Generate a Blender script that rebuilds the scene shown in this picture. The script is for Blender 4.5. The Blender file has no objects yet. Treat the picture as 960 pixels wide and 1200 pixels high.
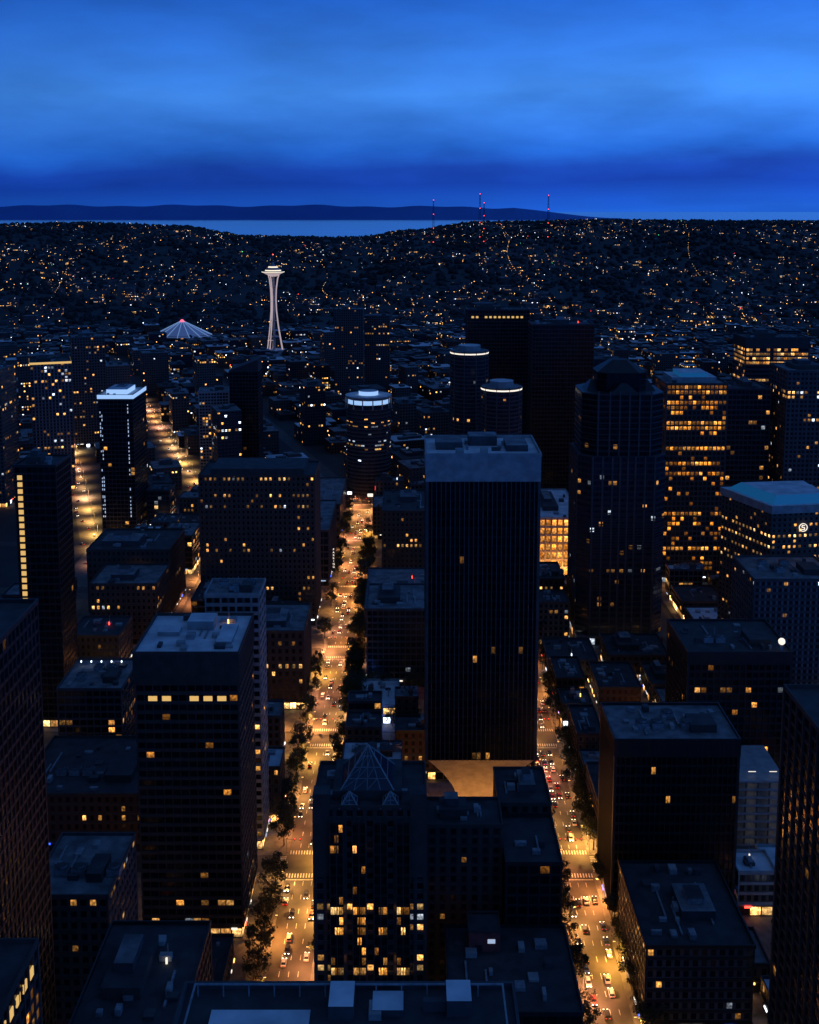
import bpy, math, random
from mathutils import Vector
R = random.Random(7)
sc = bpy.context.scene
# ------------------------------------------------------------------ materials
def newmat(name):
    m = bpy.data.materials.new(name); m.use_nodes = True
    nt = m.node_tree; nt.nodes.clear()
    out = nt.nodes.new('ShaderNodeOutputMaterial')
    p = nt.nodes.new('ShaderNodeBsdfPrincipled')
    nt.links.new(p.outputs[0], out.inputs[0])
    m.cycles.emission_sampling = 'NONE'
    return m, nt, p
def mth(nt, op, a, b=None, c=None):
    n = nt.nodes.new('ShaderNodeMath'); n.operation = op
    for i, v in enumerate((a, b, c)):
        if v is None: continue
        if isinstance(v, (int, float)): n.inputs[i].default_value = v
        else: nt.links.new(v, n.inputs[i])
    return n.outputs[0]
def mixc(nt, f, a, b):
    n = nt.nodes.new('ShaderNodeMix'); n.data_type = 'RGBA'
    for i, v in ((0, f), (6, a), (7, b)):
        if isinstance(v, (int, float)): n.inputs[i].default_value = v
        elif isinstance(v, tuple): n.inputs[i].default_value = (*v, 1)
        else: nt.links.new(v, n.inputs[i])
    return n.outputs[2]
def plain(name, c1, c2=None, scale=.4, rough=.8, metal=0, detail=3):
    m, nt, p = newmat(name)
    c2 = c2 or tuple(x*.6 for x in c1)
    tc = nt.nodes.new('ShaderNodeTexCoord')
    n = nt.nodes.new('ShaderNodeTexNoise'); n.inputs['Scale'].default_value = scale; n.inputs['Detail'].default_value = detail
    nt.links.new(tc.outputs['Object'], n.inputs['Vector'])
    f = mth(nt, 'MULTIPLY_ADD', n.outputs[0], 3.0, -1.0)
    cl = nt.nodes.new('ShaderNodeClamp'); nt.links.new(f, cl.inputs[0])
    nt.links.new(mixc(nt, cl.outputs[0], c2, c1), p.inputs['Base Color'])
    p.inputs['Roughness'].default_value = rough; p.inputs['Metallic'].default_value = metal
    return m
def emis(name, c, s, samp=False):
    m, nt, p = newmat(name)
    p.inputs['Base Color'].default_value = (*[min(.8, x*.5) for x in c], 1)
    p.inputs['Emission Color'].default_value = (*c, 1)
    p.inputs['Emission Strength'].default_value = s
    return m
def wm(name, wall, glass=(.02,.025,.035), p=.1, s=1.0, a=.15, b=.2, c=.85, cool=.2, tint=(1,.42,.08), tint2=(1,.62,.22), grough=.2, cl_s=.25, mn=.07):
    m, nt, P = newmat(name)
    uvn = nt.nodes.new('ShaderNodeUVMap'); sp = nt.nodes.new('ShaderNodeSeparateXYZ')
    nt.links.new(uvn.outputs[0], sp.inputs[0]); u, v = sp.outputs[0], sp.outputs[1]
    fu = mth(nt,'FRACT',u); fv = mth(nt,'FRACT',v); iu = mth(nt,'FLOOR',u); iv = mth(nt,'FLOOR',v)
    mask = mth(nt,'MULTIPLY', mth(nt,'MULTIPLY', mth(nt,'GREATER_THAN',fu,a), mth(nt,'LESS_THAN',fu,1-a)),
               mth(nt,'MULTIPLY', mth(nt,'GREATER_THAN',fv,b), mth(nt,'LESS_THAN',fv,c)))
    cmb = nt.nodes.new('ShaderNodeCombineXYZ'); nt.links.new(iu, cmb.inputs[0]); nt.links.new(iv, cmb.inputs[1])
    wn = nt.nodes.new('ShaderNodeTexWhiteNoise'); wn.noise_dimensions='3D'; nt.links.new(cmb.outputs[0], wn.inputs[0])
    sc_ = nt.nodes.new('ShaderNodeSeparateColor'); nt.links.new(wn.outputs[1], sc_.inputs[0])
    bid = mth(nt,'FLOOR', mth(nt,'DIVIDE',u,1000.0))
    c2 = nt.nodes.new('ShaderNodeCombineXYZ'); nt.links.new(bid, c2.inputs[0]); nt.links.new(iv, c2.inputs[1])
    wf = nt.nodes.new('ShaderNodeTexWhiteNoise'); nt.links.new(c2.outputs[0], wf.inputs[0])
    c3 = nt.nodes.new('ShaderNodeCombineXYZ'); nt.links.new(bid, c3.inputs[0]); c3.inputs[1].default_value = 77.3
    wb = nt.nodes.new('ShaderNodeTexWhiteNoise'); nt.links.new(c3.outputs[0], wb.inputs[0])
    vs = nt.nodes.new('ShaderNodeVectorMath'); vs.operation='MULTIPLY'; nt.links.new(cmb.outputs[0], vs.inputs[0]); vs.inputs[1].default_value=(cl_s,cl_s*1.6,1)
    no = nt.nodes.new('ShaderNodeTexNoise'); no.inputs['Scale'].default_value=1; no.inputs['Detail'].default_value=1; nt.links.new(vs.outputs[0], no.inputs['Vector'])
    clus = mth(nt,'POWER', mth(nt,'MULTIPLY',no.outputs[0],1.9), 4.0)
    flo = mth(nt,'ADD', .22, mth(nt,'MULTIPLY', mth(nt,'POWER',wf.outputs[0],7.0), 7.5))
    bl = mth(nt,'ADD', .3, mth(nt,'MULTIPLY', mth(nt,'POWER',wb.outputs[0],1.5), 1.8))
    pr = mth(nt,'MULTIPLY', mth(nt,'MULTIPLY', mth(nt,'MULTIPLY',flo,clus), bl), p)
    lit = mth(nt,'LESS_THAN', wn.outputs[0], pr)
    ni = nt.nodes.new('ShaderNodeTexNoise'); ni.inputs['Scale'].default_value=3.2; nt.links.new(uvn.outputs[0], ni.inputs['Vector'])
    inner = mth(nt,'MULTIPLY', mth(nt,'ADD', .2, fv), mth(nt,'POWER', mth(nt,'MULTIPLY',ni.outputs[0],2.0), 2.5))
    br = mth(nt,'MULTIPLY', mth(nt,'ADD', mn, mth(nt,'POWER', sc_.outputs[1], 3.0)), inner)
    e = mth(nt,'MULTIPLY', mth(nt,'MULTIPLY', mth(nt,'MULTIPLY',lit,mask), br), s*2.2)
    col = mixc(nt, sc_.outputs[0], tint, tint2)
    col = mixc(nt, mth(nt,'LESS_THAN', sc_.outputs[2], cool), col, (.75,.85,1.0))
    nt.links.new(col, P.inputs['Emission Color']); nt.links.new(e, P.inputs['Emission Strength'])
    tc = nt.nodes.new('ShaderNodeTexCoord'); nw = nt.nodes.new('ShaderNodeTexNoise'); nw.inputs['Scale'].default_value=.25; nw.inputs['Detail'].default_value=3
    nt.links.new(tc.outputs['Object'], nw.inputs['Vector'])
    wall2 = mixc(nt, nw.outputs[0], tuple(x*.6 for x in wall), tuple(x*1.25 for x in wall))
    gl2 = mixc(nt, sc_.outputs[1], tuple(x*.5 for x in glass), tuple(x*1.6 for x in glass))
    nt.links.new(mixc(nt, mask, wall2, gl2), P.inputs['Base Color'])
    rr = mth(nt,'MULTIPLY_ADD', mask, grough-.8, .8)
    nt.links.new(rr, P.inputs['Roughness'])
    P.inputs['Specular IOR Level'].default_value = .25
    return m
W = {
 'bronze': wm('bronze_glass_facade',(.028,.024,.022),(.009,.010,.013),p=.13,s=1.0,a=.04,b=.08,c=.8,cool=.05,tint=(1,.36,.05)),
 'black': wm('black_glass_facade',(.012,.012,.015),(.006,.007,.01),p=.022,s=.7,a=.06,b=.1,c=.85,cool=.2),
 'void': wm('unlit_glass_facade',(.011,.011,.014),(.006,.007,.01),p=.004,s=.4,a=.06,b=.1,c=.85,cool=.2),
 'blue': wm('blue_glass_facade',(.03,.038,.05),(.013,.019,.032),p=.045,s=.8,a=.06,b=.15,c=.85,cool=.3),
 'office': wm('lit_office_glass_facade',(.04,.045,.055),(.015,.02,.03),p=.16,s=1.3,a=.05,b=.3,c=.85,cool=.45),
 'conc': wm('concrete_facade',(.11,.105,.10),(.012,.014,.02),p=.06,s=1.2,a=.2,b=.25,c=.8,cool=.15),
 'tan': wm('tan_stone_facade',(.11,.09,.07),(.012,.014,.018),p=.15,s=.9,a=.27,b=.25,c=.76,cool=.08),
 'brick': wm('brick_facade',(.09,.045,.034),(.012,.014,.018),p=.09,s=1.2,a=.28,b=.25,c=.78,cool=.1),
 'resid': wm('residential_facade',(.18,.19,.215),(.016,.02,.028),p=.11,s=1.2,a=.18,b=.2,c=.85,cool=.2,cl_s=.6),
 'hotel': wm('hotel_facade',(.10,.09,.08),(.012,.013,.017),p=.22,s=1.3,a=.28,b=.28,c=.76,cool=.03,cl_s=.7),
 'amber': wm('amber_lit_facade',(.08,.065,.05),(.02,.02,.02),p=.7,s=1.0,a=.1,b=.15,c=.85,cool=.0,tint=(1,.30,.02),tint2=(1,.42,.07)),
 'heritage': wm('heritage_lit_facade',(.25,.2,.15),(.02,.02,.02),p=30,s=.9,a=.16,b=.15,c=.85,cool=.0,tint=(1,.30,.03),tint2=(1,.42,.08),cl_s=.1,mn=.35),
 'shop': wm('shopfront_glazing',(.10,.09,.08),(.02,.02,.02),p=1.0,s=3.0,a=.06,b=.12,c=.78,cool=.22,tint=(1,.42,.1)),
 'far': wm('far_city_facade',(.08,.076,.075),(.012,.016,.024),p=.085,s=3.0,a=.25,b=.28,c=.75,cool=.25),
 'far2': wm('far_city_glass_facade',(.035,.04,.05),(.012,.016,.024),p=.09,s=2.6,a=.2,b=.25,c=.8,cool=.35),
 'house': wm('house_facade',(.10,.10,.11),(.02,.02,.03),p=.13,s=4.0,a=.3,b=.3,c=.75,cool=.2),
}
M = {
 'roof': plain('gravel_roof',(.27,.27,.28),(.10,.10,.11),.18,detail=5),
 'roofd': plain('tar_roof',(.065,.065,.07),(.03,.03,.034),.2,detail=5),
 'roofw': plain('white_membrane_roof',(.80,.82,.84),(.5,.52,.55),.15,detail=5),
 'trimw': plain('pale_precast',(.38,.38,.38),(.26,.26,.26),.3),
 'trimg': plain('grey_mullion',(.08,.08,.085),(.05,.05,.055),.3),
 'trimd': plain('dark_mullion',(.024,.024,.026),(.015,.015,.016),.3,.5),
 'trimt': plain('brown_precast',(.068,.058,.052),(.045,.039,.035),.3),
 'metal': plain('galvanised_metal',(.33,.34,.36),(.18,.18,.2),.8,.5),
 'asph': plain('asphalt',(.085,.075,.068),(.04,.037,.035),.12,.7,detail=6),
 'side': plain('concrete_pavement',(.17,.16,.15),(.09,.085,.08),.3,.85,detail=6),
 'paint': plain('road_paint',(.75,.74,.7),(.3,.3,.28),1.5),
 'ground': plain('city_ground',(.035,.038,.042),(.015,.019,.02),.03),
 'leaf': plain('leaves',(.04,.058,.024),(.018,.03,.012),.8,.6),
 'bark': plain('bark',(.09,.065,.045),None,2),
 'forest': plain('dark_forest',(.018,.027,.028),(.006,.010,.012),.02),
 'tyre': plain('tyre_rubber',(.02,.02,.02)),
 'carglass': plain('car_glass',(.02,.022,.025),None,1,.1),
 'e_white': emis('white_lamp',(.85,.92,1),3), 'e_warm': emis('warm_lamp',(1,.48,.12),3.5),
 'e_crown': emis('crown_light',(.38,.62,1),.9), 'e_ring': emis('ring_light',(.95,.85,.7),1.2),
 'e_red': emis('red_lamp',(1,.05,.03),5), 'e_green': emis('green_lamp',(.1,1,.35),3), 'e_blue': emis('blue_lamp',(.03,.12,1),3),
 'e_head': emis('headlight',(1,.85,.6),9), 'e_tail': emis('taillight',(1,.03,.015),2.2),
 'e_yel': emis('yellow_strip_light',(1,.6,.18),.75), 'needle': emis('floodlight_glow_white_steel',(1,.78,.76),.4),  # needle: floodlighting is put into the steel as its own emission
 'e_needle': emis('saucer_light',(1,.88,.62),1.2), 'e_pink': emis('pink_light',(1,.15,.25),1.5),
 'tent': emis('lit_tent_roof',(.3,.5,.95),.09), 'e_rib': emis('rib_light',(.35,.6,1),.4), 'e_sign': emis('sign_light',(.6,.75,1),.6), 'e_teal': emis('teal_roof_light',(.02,.25,.6),.22),
}
# ------------------------------------------------------------------ mesh builder
class MB:
    def __init__(s, cx=0, cy=0, ang=0):
        s.v=[]; s.f=[]; s.uv=[]; s.m=[]; s.mats=[]; s.cx=cx; s.cy=cy; s.ang=ang; s.bid=R.randint(1,60)*1000
    def mi(s, m):
        if m not in s.mats: s.mats.append(m)
        return s.mats.index(m)
    def face(s, pts, mat, uvs=None):
        ca, sa = math.cos(s.ang), math.sin(s.ang); i=len(s.v)
        for p in pts: s.v.append((p[0]*ca-p[1]*sa, p[0]*sa+p[1]*ca, p[2]))
        s.f.append(tuple(range(i,i+len(pts)))); s.m.append(s.mi(mat))
        s.uv.extend(uvs if uvs else [(0,0)]*len(pts))
    def prism(s, poly, z0, z1, wall, roof, cw=3., fh=3.6, top=None):
        top = top or poly; n=len(poly)
        nf = max(1, round((z1-z0)/fh))
        for i in range(n):
            a,b=poly[i],poly[(i+1)%n]; c,d=top[(i+1)%n],top[i]
            L=math.hypot(b[0]-a[0],b[1]-a[1]); k=max(1,round(L/cw)); o=s.bid+R.randint(0,15)*60+.0
            s.face([(a[0],a[1],z0),(b[0],b[1],z0),(c[0],c[1],z1),(d[0],d[1],z1)],wall,[(o,0),(o+k,0),(o+k,nf),(o,nf)])
        if roof: s.face([(p[0],p[1],z1) for p in top],roof)
    def box(s,x0,x1,y0,y1,z0,z1,mat,roof=None,cw=3.,fh=3.6):
        s.prism([(x0,y0),(x1,y0),(x1,y1),(x0,y1)],z0,z1,mat,roof or mat,cw,fh)
    def bbox(s,x0,x1,y0,y1,z0,z1,mat):
        s.box(x0,x1,y0,y1,z0,z1,mat); s.face([(x0,y0,z0),(x0,y1,z0),(x1,y1,z0),(x1,y0,z0)],mat)
    def ring(s,hx,hy,t,z0,z1,mat):
        o=[(-hx,-hy),(hx,-hy),(hx,hy),(-hx,hy)]; q=[(-hx+t,-hy+t),(hx-t,-hy+t),(hx-t,hy-t),(-hx+t,hy-t)]
        for i in range(4):
            j=(i+1)%4
            s.face([(*o[i],z0),(*o[j],z0),(*o[j],z1),(*o[i],z1)],mat)
            s.face([(*q[j],z0),(*q[i],z0),(*q[i],z1),(*q[j],z1)],mat)
            s.face([(*o[i],z1),(*o[j],z1),(*q[j],z1),(*q[i],z1)],mat)
    def facade(s,hx,hy,z0,z1,cw,fh,pier,span,mat):
        nf=max(1,round((z1-z0)/fh)); f=(z1-z0)/nf
        for (ox,oy,dx,dy,L) in ((-hx,-hy,1,0,2*hx),(hx,-hy,0,1,2*hy),(hx,hy,-1,0,2*hx),(-hx,hy,0,-1,2*hy)):
            nx,ny=dy,-dx; k=max(1,round(L/cw)); c=L/k
            def ob(a0,a1,d,zz0,zz1):
                P=[(ox+dx*a0-nx*.05,oy+dy*a0-ny*.05),(ox+dx*a0+nx*d,oy+dy*a0+ny*d),(ox+dx*a1+nx*d,oy+dy*a1+ny*d),(ox+dx*a1-nx*.05,oy+dy*a1-ny*.05)]
                for i in range(3):
                    a,b=P[i],P[i+1]; s.face([(*a,zz0),(*b,zz0),(*b,zz1),(*a,zz1)],mat)
                s.face([(*p,zz1) for p in P][::-1],mat); s.face([(*p,zz0) for p in P],mat)
            if pier:
                w,d,ev=pier
                for i in range(ev,k,ev): ob(i*c-w/2,i*c+w/2,d,z0,z1-.02)
            if span:
                h,d=span
                for i in range(nf+1): ob(0,L,d,max(z0,z0+i*f-h*.5),min(z1-.05,z0+i*f+h*.5))
        d=(pier[1] if pier else span[1])+.04
        for X in (-hx,hx):
            for Y in (-hy,hy): s.box(X-d,X+d,Y-d,Y+d,z0,z1+.03,mat)
    def clutter(s,hx,hy,z,n=8,big=True):
        k=R.random()
        if big and k<.45:
            w=hx*R.uniform(.2,.5); d=hy*R.uniform(.2,.5); x=R.uniform(-.4,.4)*hx; y=R.uniform(-.3,.4)*hy
            s.box(x-w,x+w,y-d,y+d,z,z+R.uniform(2.5,4.5),M['trimg'],M['roof'])
            w*=.5; s.box(x-w,x+w,y-d*.5,y+d*.5,z+2,z+R.uniform(5,6.5),M['metal'],M['roofd'])
        elif big and k<.75:
            m=R.randint(2,4); r=min(2.2,hx*.2)
            for i in range(m):
                x=-hx*.5+i*r*2.6; y=hy*R.choice([.3,-.3])
                s.box(x-r,x+r,y-r,y+r,z,z+2.6,M['metal'],M['trimg'])
                s.prism([(x+r*.75*math.cos(a*.785),y+r*.75*math.sin(a*.785)) for a in range(8)],z+2.6,z+3.2,M['metal'],M['trimd'])
            s.box(hx*.3,hx*.75,-hy*.6,hy*.1,z,z+3.1,M['trimt'],M['roofd'])
        elif big:
            s.box(-hx*.7,hx*.1,-hy*.5,hy*.6,z,z+3.4,M['trimt'],M['roofd']); s.box(-hx*.55,-hx*.15,-hy*.2,hy*.4,z+3.4,z+6.1,M['trimg'],M['roof'])
        for i in range(n):
            w=R.uniform(.5,2); d=R.uniform(.5,2); x=R.uniform(-hx+3,hx-3) if hx>4 else 0; y=R.uniform(-hy+3,hy-3) if hy>4 else 0
            s.box(x-w,x+w,y-d,y+d,z,z+R.uniform(.6,2.2),R.choice([M['metal'],M['trimg'],M['trimw']]))
        for i in range(max(1,n//4)):
            x=R.uniform(-hx*.8,hx*.8); y0=R.uniform(-hy*.8,0); s.box(x-.3,x+.3,y0,y0+hy*.7,z,z+.55+R.random()*.2,M['metal'])
        if R.random()<.35:
            x=R.uniform(-.7,.7)*hx; y=R.uniform(-.7,.7)*hy; s.box(x-.12,x+.12,y-.12,y+.12,z,z+R.uniform(4,8),M['metal'])
            s.box(x-.25,x+.25,y-hy*.1-.25,y-hy*.1+.25,z,z+1.7,M[R.choice(['e_warm','e_white','e_ring','e_red'])])
    def build(s,name,parent=None):
        me=bpy.data.meshes.new(name); me.from_pydata(s.v,[],s.f)
        for m in s.mats: me.materials.append(m)
        me.polygons.foreach_set('material_index',s.m)
        ul=me.uv_layers.new(name='UVMap'); ul.data.foreach_set('uv',[c for p in s.uv for c in p])
        me.update(); o=bpy.data.objects.new(name,me); o.location=(s.cx,s.cy,0); sc.collection.objects.link(o)
        return o
foot=[]
def tower(name,x0,x1,y0,y1,z,core,trim='trimg',cw=3.,fh=3.7,pier=(.5,.35,1),span=(1.1,.2),roof='roof',band=0,bandm=None,n=8,big=True,ang=0,z0=0,shop=True,crown=None,build=True,par=1.1):
    foot.append((x0,x1,y0,y1)); s=MB((x0+x1)/2,(y0+y1)/2,math.radians(ang)); hx=(x1-x0)/2; hy=(y1-y0)/2
    zb=z0
    if shop and z0==0:
        s.box(-hx+.3,hx-.3,-hy+.3,hy-.3,0,5,W['shop'],None,4,5); s.bbox(-hx-.5,hx+.5,-hy-.5,hy+.5,5,5.6,M[trim]); zb=5.6
        for i in range(R.randint(1,4)):
            q=R.uniform(-hx+2,hx-2); w=R.uniform(.6,1.8); e=M[R.choice(['e_warm','e_white','e_ring','e_sign','e_red','e_blue','e_ring'])]
            s.bbox(q-w,q+w,-hy-.9,-hy-.6,4.2,4.9,e)
            q=R.uniform(-hy+2,hy-2)
            for sg_ in (-1,1): s.bbox(*sorted((sg_*(hx+.6),sg_*(hx+.9))),q-w,q+w,4.2,4.8,e)
    zt=z-band
    s.box(-hx,hx,-hy,hy,zb,zt,W[core],M[roof],cw,fh)
    if pier or span: s.facade(hx,hy,zb,zt,cw,fh,pier,span,M[trim])
    if band:
        s.box(-hx-.5,hx+.5,-hy-.5,hy+.5,zt+.04,z,bandm or M[trim],M[roof])
        s.facade(hx+.5,hy+.5,zt+.04,z-.1,1.6,band,(.3,.15,1),None,M[trim])
    o=.7 if band else .5
    s.ring(hx+o,hy+o,.5,z-.25,z+par,M[trim])
    if crown: s.ring(hx+o+.15,hy+o+.15,.1,z-crown[1],z+.8,crown[0])
    s.clutter(hx-1,hy-1,z,n,big)
    return s.build(name) if build else s
# ------------------------------------------------------------------ terrain
RX=[-6000,-1900,-1500,-1090,-730,-260,0,310,880,1900,6000]; RZ=[190,193,200,184,136,130,164,201,210,207,195]
def interp(x):
    if x<=RX[0]: return RZ[0]
    for i in range(len(RX)-1):
        if x<=RX[i+1]:
            t=(x-RX[i])/(RX[i+1]-RX[i]); t=t*t*(3-2*t); return RZ[i]+(RZ[i+1]-RZ[i])*t
    return RZ[-1]
def sst(a,b,x):
    t=max(0,min(1,(x-a)/(b-a))); return t*t*(3-2*t)
def H(x,y):
    if y<2350: return 0.
    h=interp(x*5200/max(y,1)) if y<5200 else interp(x)
    z=h*sst(2350,5200,y)**1.15
    z+=(math.sin(x*.004+y*.0021)*14+math.sin(x*.0085-y*.005)*9)*sst(2400,3200,y)*(1-sst(4600,5200,y))
    if y>5300: z=h*(1-sst(5300,7300,y))-50*sst(5300,7300,y)
    return z
nx,ny=120,110
xs=[-9000+18000*i/nx for i in range(nx+1)]; ys=[-600,0,300,1000,1600,2300]+[2350+i*(7500-2350)/(ny) for i in range(ny+1)]
v=[(x,y,H(x,y)+(R.uniform(-2,2) if y>3000 else 0)) for y in ys for x in xs]; f=[]
for j in range(len(ys)-1):
    for i in range(nx):
        a=j*(nx+1)+i; f.append((a,a+1,a+nx+2,a+nx+1))
me=bpy.data.meshes.new('ground'); me.from_pydata(v,[],f); me.materials.append(M['ground']); me.polygons.foreach_set('use_smooth',[True]*len(f))
o=bpy.data.objects.new('ground',me); sc.collection.objects.link(o)
m,nt,p=newmat('sound_water'); p.inputs['Base Color'].default_value=(1,1,1,1); p.inputs['Metallic'].default_value=.95
tc=nt.nodes.new('ShaderNodeTexCoord'); mp=nt.nodes.new('ShaderNodeMapping'); mp.inputs['Scale'].default_value=(.0002,.0009,1); nn=nt.nodes.new('ShaderNodeTexNoise'); nn.inputs['Scale'].default_value=1; nn.inputs['Detail'].default_value=5
nt.links.new(tc.outputs['Object'],mp.inputs[0]); nt.links.new(mp.outputs[0],nn.inputs['Vector']); nt.links.new(mth(nt,'MULTIPLY_ADD',nn.outputs[0],.2,.12),p.inputs['Roughness'])
s=MB(); s.face([(-80000,6200,-12),(80000,6200,-12),(80000,95000,-12),(-80000,95000,-12)],m); s.build('water')
hz=plain('haze_tinted_forest',(.06,.2,.6),(.05,.16,.52),.0004,rough=1)  # aerial haze is painted into the base colour as blue
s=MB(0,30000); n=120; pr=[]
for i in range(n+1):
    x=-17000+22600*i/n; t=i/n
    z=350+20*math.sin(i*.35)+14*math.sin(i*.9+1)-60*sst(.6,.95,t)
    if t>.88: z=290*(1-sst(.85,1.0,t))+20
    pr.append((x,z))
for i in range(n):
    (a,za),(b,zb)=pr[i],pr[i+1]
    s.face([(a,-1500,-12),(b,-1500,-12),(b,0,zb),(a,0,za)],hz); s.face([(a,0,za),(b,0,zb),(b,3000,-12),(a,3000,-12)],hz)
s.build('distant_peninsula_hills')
# ------------------------------------------------------------------ roads and pavements
AV=[(-43,8,310,1012),(68,7,300,1010),(-147,6,553,1010),(168,6,553,1010),(288,6,553,1010),(-265,6,553,900)]
CR=[433,545,657,769,881,993]
s=MB()
for (x,h,y0,y1) in AV: s.face([(x-h,y0,.02),(x+h,y0,.02),(x+h,y1,.02),(x-h,y1,.02)],M['asph'])
s.build('avenue_road')
s=MB()
for y in CR: s.face([(-420,y-6,.012),(420,y-6,.012),(420,y+6,.012),(-420,y+6,.012)],M['asph'])
s.build('cross_street_road')
BX=[(-256,-155),(-139,-51),(-35,61),(75,160),(176,281),(296,400)]
BY=[(300,427),(439,539),(551,651),(663,763),(775,875),(887,987)]
s=MB()
for a,b in BX:
    for c,d in BY: s.box(a,b,c,d,-.1,.16,M['side'])
s.build('pavement')
s=MB()
for (x,h,y0,y1) in AV[:2]:
    for k in ((-3.4,0,3.4) if h>7 else (-3.2,0,3.2)):
        y=y0
        while y<y1-4:
            if min(abs(y+1.5-c) for c in CR)>12: s.face([(x+k-.1,y,.026),(x+k+.1,y,.026),(x+k+.1,y+3,.026),(x+k-.1,y+3,.026)],M['paint'])
            y+=9
    for c in CR:
        for yy in (c-9.5,c+7):
            q=x-h+.6
            while q<x+h-.6: s.face([(q,yy,.027),(q+.5,yy,.027),(q+.5,yy+2.8,.027),(q,yy+2.8,.027)],M['paint']); q+=1.15
        for xx in (x-h-3.3,x+h+.6):
            q=c-5.5
            while q<c+5.4: s.face([(xx,q,.028),(xx+2.6,q,.028),(xx+2.6,q+.5,.028),(xx,q+.5,.028)],M['paint']); q+=1.15
        s.face([(x-h+.5,c-11.3,.029),(x+h-.5,c-11.3,.029),(x+h-.5,c-10.8,.029),(x-h+.5,c-10.8,.029)],M['paint'])
s.build('road_markings')
dr=Vector((-.33,.944))
def diag(name,x0,y0,L,h=7):
    n_=Vector((dr.y,-dr.x)); s=MB(); a=Vector((x0,y0)); b=a+dr*L
    s.face([(*(a-n_*h),.03),(*(a+n_*h),.03),(*(b+n_*h),.03),(*(b-n_*h),.03)],M['asph']); s.build(name)
DI=[(-228,790,1050),(-192,1015,1100),(-43,1005,1000)]
for a in DI: diag('diagonal_road',*a)
def near_diag(x,y,w):
    for (a,b,L) in DI:
        d=Vector((x-a,y-b)); t=d.dot(dr); q=abs(d.x*dr.y-d.y*dr.x)
        if -10<t<L and q<w: return True
    return False
# ------------------------------------------------------------------ landmark towers (metres)
s=MB(30,462); foot.append((5,56,441,486)); hx,hy=22.8,18
s.box(-hx,hx,-hy,hy,40,160,W['void'],M['roof'],1.9,3.9); s.facade(hx,hy,40,160,1.9,3.9,(.34,.55,1),None,M['trimg'])
s.face([(-hx,-hy,40),(-hx,hy,40),(hx,hy,40),(hx,-hy,40)],M['trimw'])
s.box(-hx-.6,hx+.6,-hy-.6,hy+.6,160.1,170.5,M['trimw'],M['roofw']); s.ring(hx+.8,hy+.8,.6,170.2,171.8,M['trimw'])
for (a,b,c,d,h) in ((-19,-8,-6,9,3.2),(-5,7,2,12,4.1),(10,19,-9,6,2.6)): s.box(a,b,c,d,170.5,170.5+h,M['trimg'],M['roof'])
s.clutter(hx-2,hy-2,170.5,18,False)
pz=[(7,0),(7.2,8),(8.5,16),(11.5,24),(15.5,31),(20,37),(22.3,39.95)]
for (a,za),(b,zb) in zip(pz,pz[1:]):
    A=[(-a,-a*.8),(a,-a*.8),(a,a*.8),(-a,a*.8)]; B=[(-b,-b*.8),(b,-b*.8),(b,b*.8),(-b,b*.8)]
    s.prism(A,za,zb,M['trimw'],None,top=B)
s.box(-24,26,-20,24,.2,7,W['shop'],M['side'],4,6.5)
ob=s.build('pedestal_office_tower')
def lamp(name,loc,e,col=(1,.5,.16),r=.4,spot=None):
    l=bpy.data.lights.new(name,'SPOT' if spot else 'POINT'); l.energy=e; l.color=col; l.shadow_soft_size=r
    if spot: l.spot_size=math.radians(spot); l.spot_blend=.7
    o=bpy.data.objects.new(name,l); o.location=loc; sc.collection.objects.link(o)
    return o
for q in ((-14,-18),(-3,-18),(9,-18),(20,-18),(-18,0),(19,0)):
    l=lamp('soffit_light',(q[0],q[1],13),4200,(1,.36,.07),.8); l.parent=ob
def bar(s,a,b,w,mat):
    a=Vector(a); b=Vector(b); d=(b-a).normalized(); u=d.cross(Vector((0,0,1)))
    if u.length<.01: u=Vector((1,0,0))
    u.normalize(); v_=d.cross(u); u=u*w; v_=v_*w
    P=[a+u+v_,a-u+v_,a-u-v_,a+u-v_]; Q=[p+(b-a) for p in P]
    for i in range(4): j=(i+1)%4; s.face([P[i],P[j],Q[j],Q[i]],mat)
    s.face(Q,mat)
s=tower('x',-30,5,330,358,83,'conc','trimt',3.2,3.5,(1.0,.5,1),(1.0,.3),'roofd',n=6,big=False,build=False)
for X in (-10.5,-3.4,3.4,10.5):
    s.box(X-2.1,X+2.1,-15.6,-13.8,6,79,W['bronze'],M['roofd'],1.4,3.5)
    for k in (-2.1,0,2.1): s.box(X+k-.15,X+k+.15,-15.85,-15.5,6,80,M['trimt'])
s.box(-12,10,-9,12,83,86,M['trimt'],M['roofd'])
g=plain('pyramid_glass',(.03,.045,.07),(.02,.03,.05),.3,.15)
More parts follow.
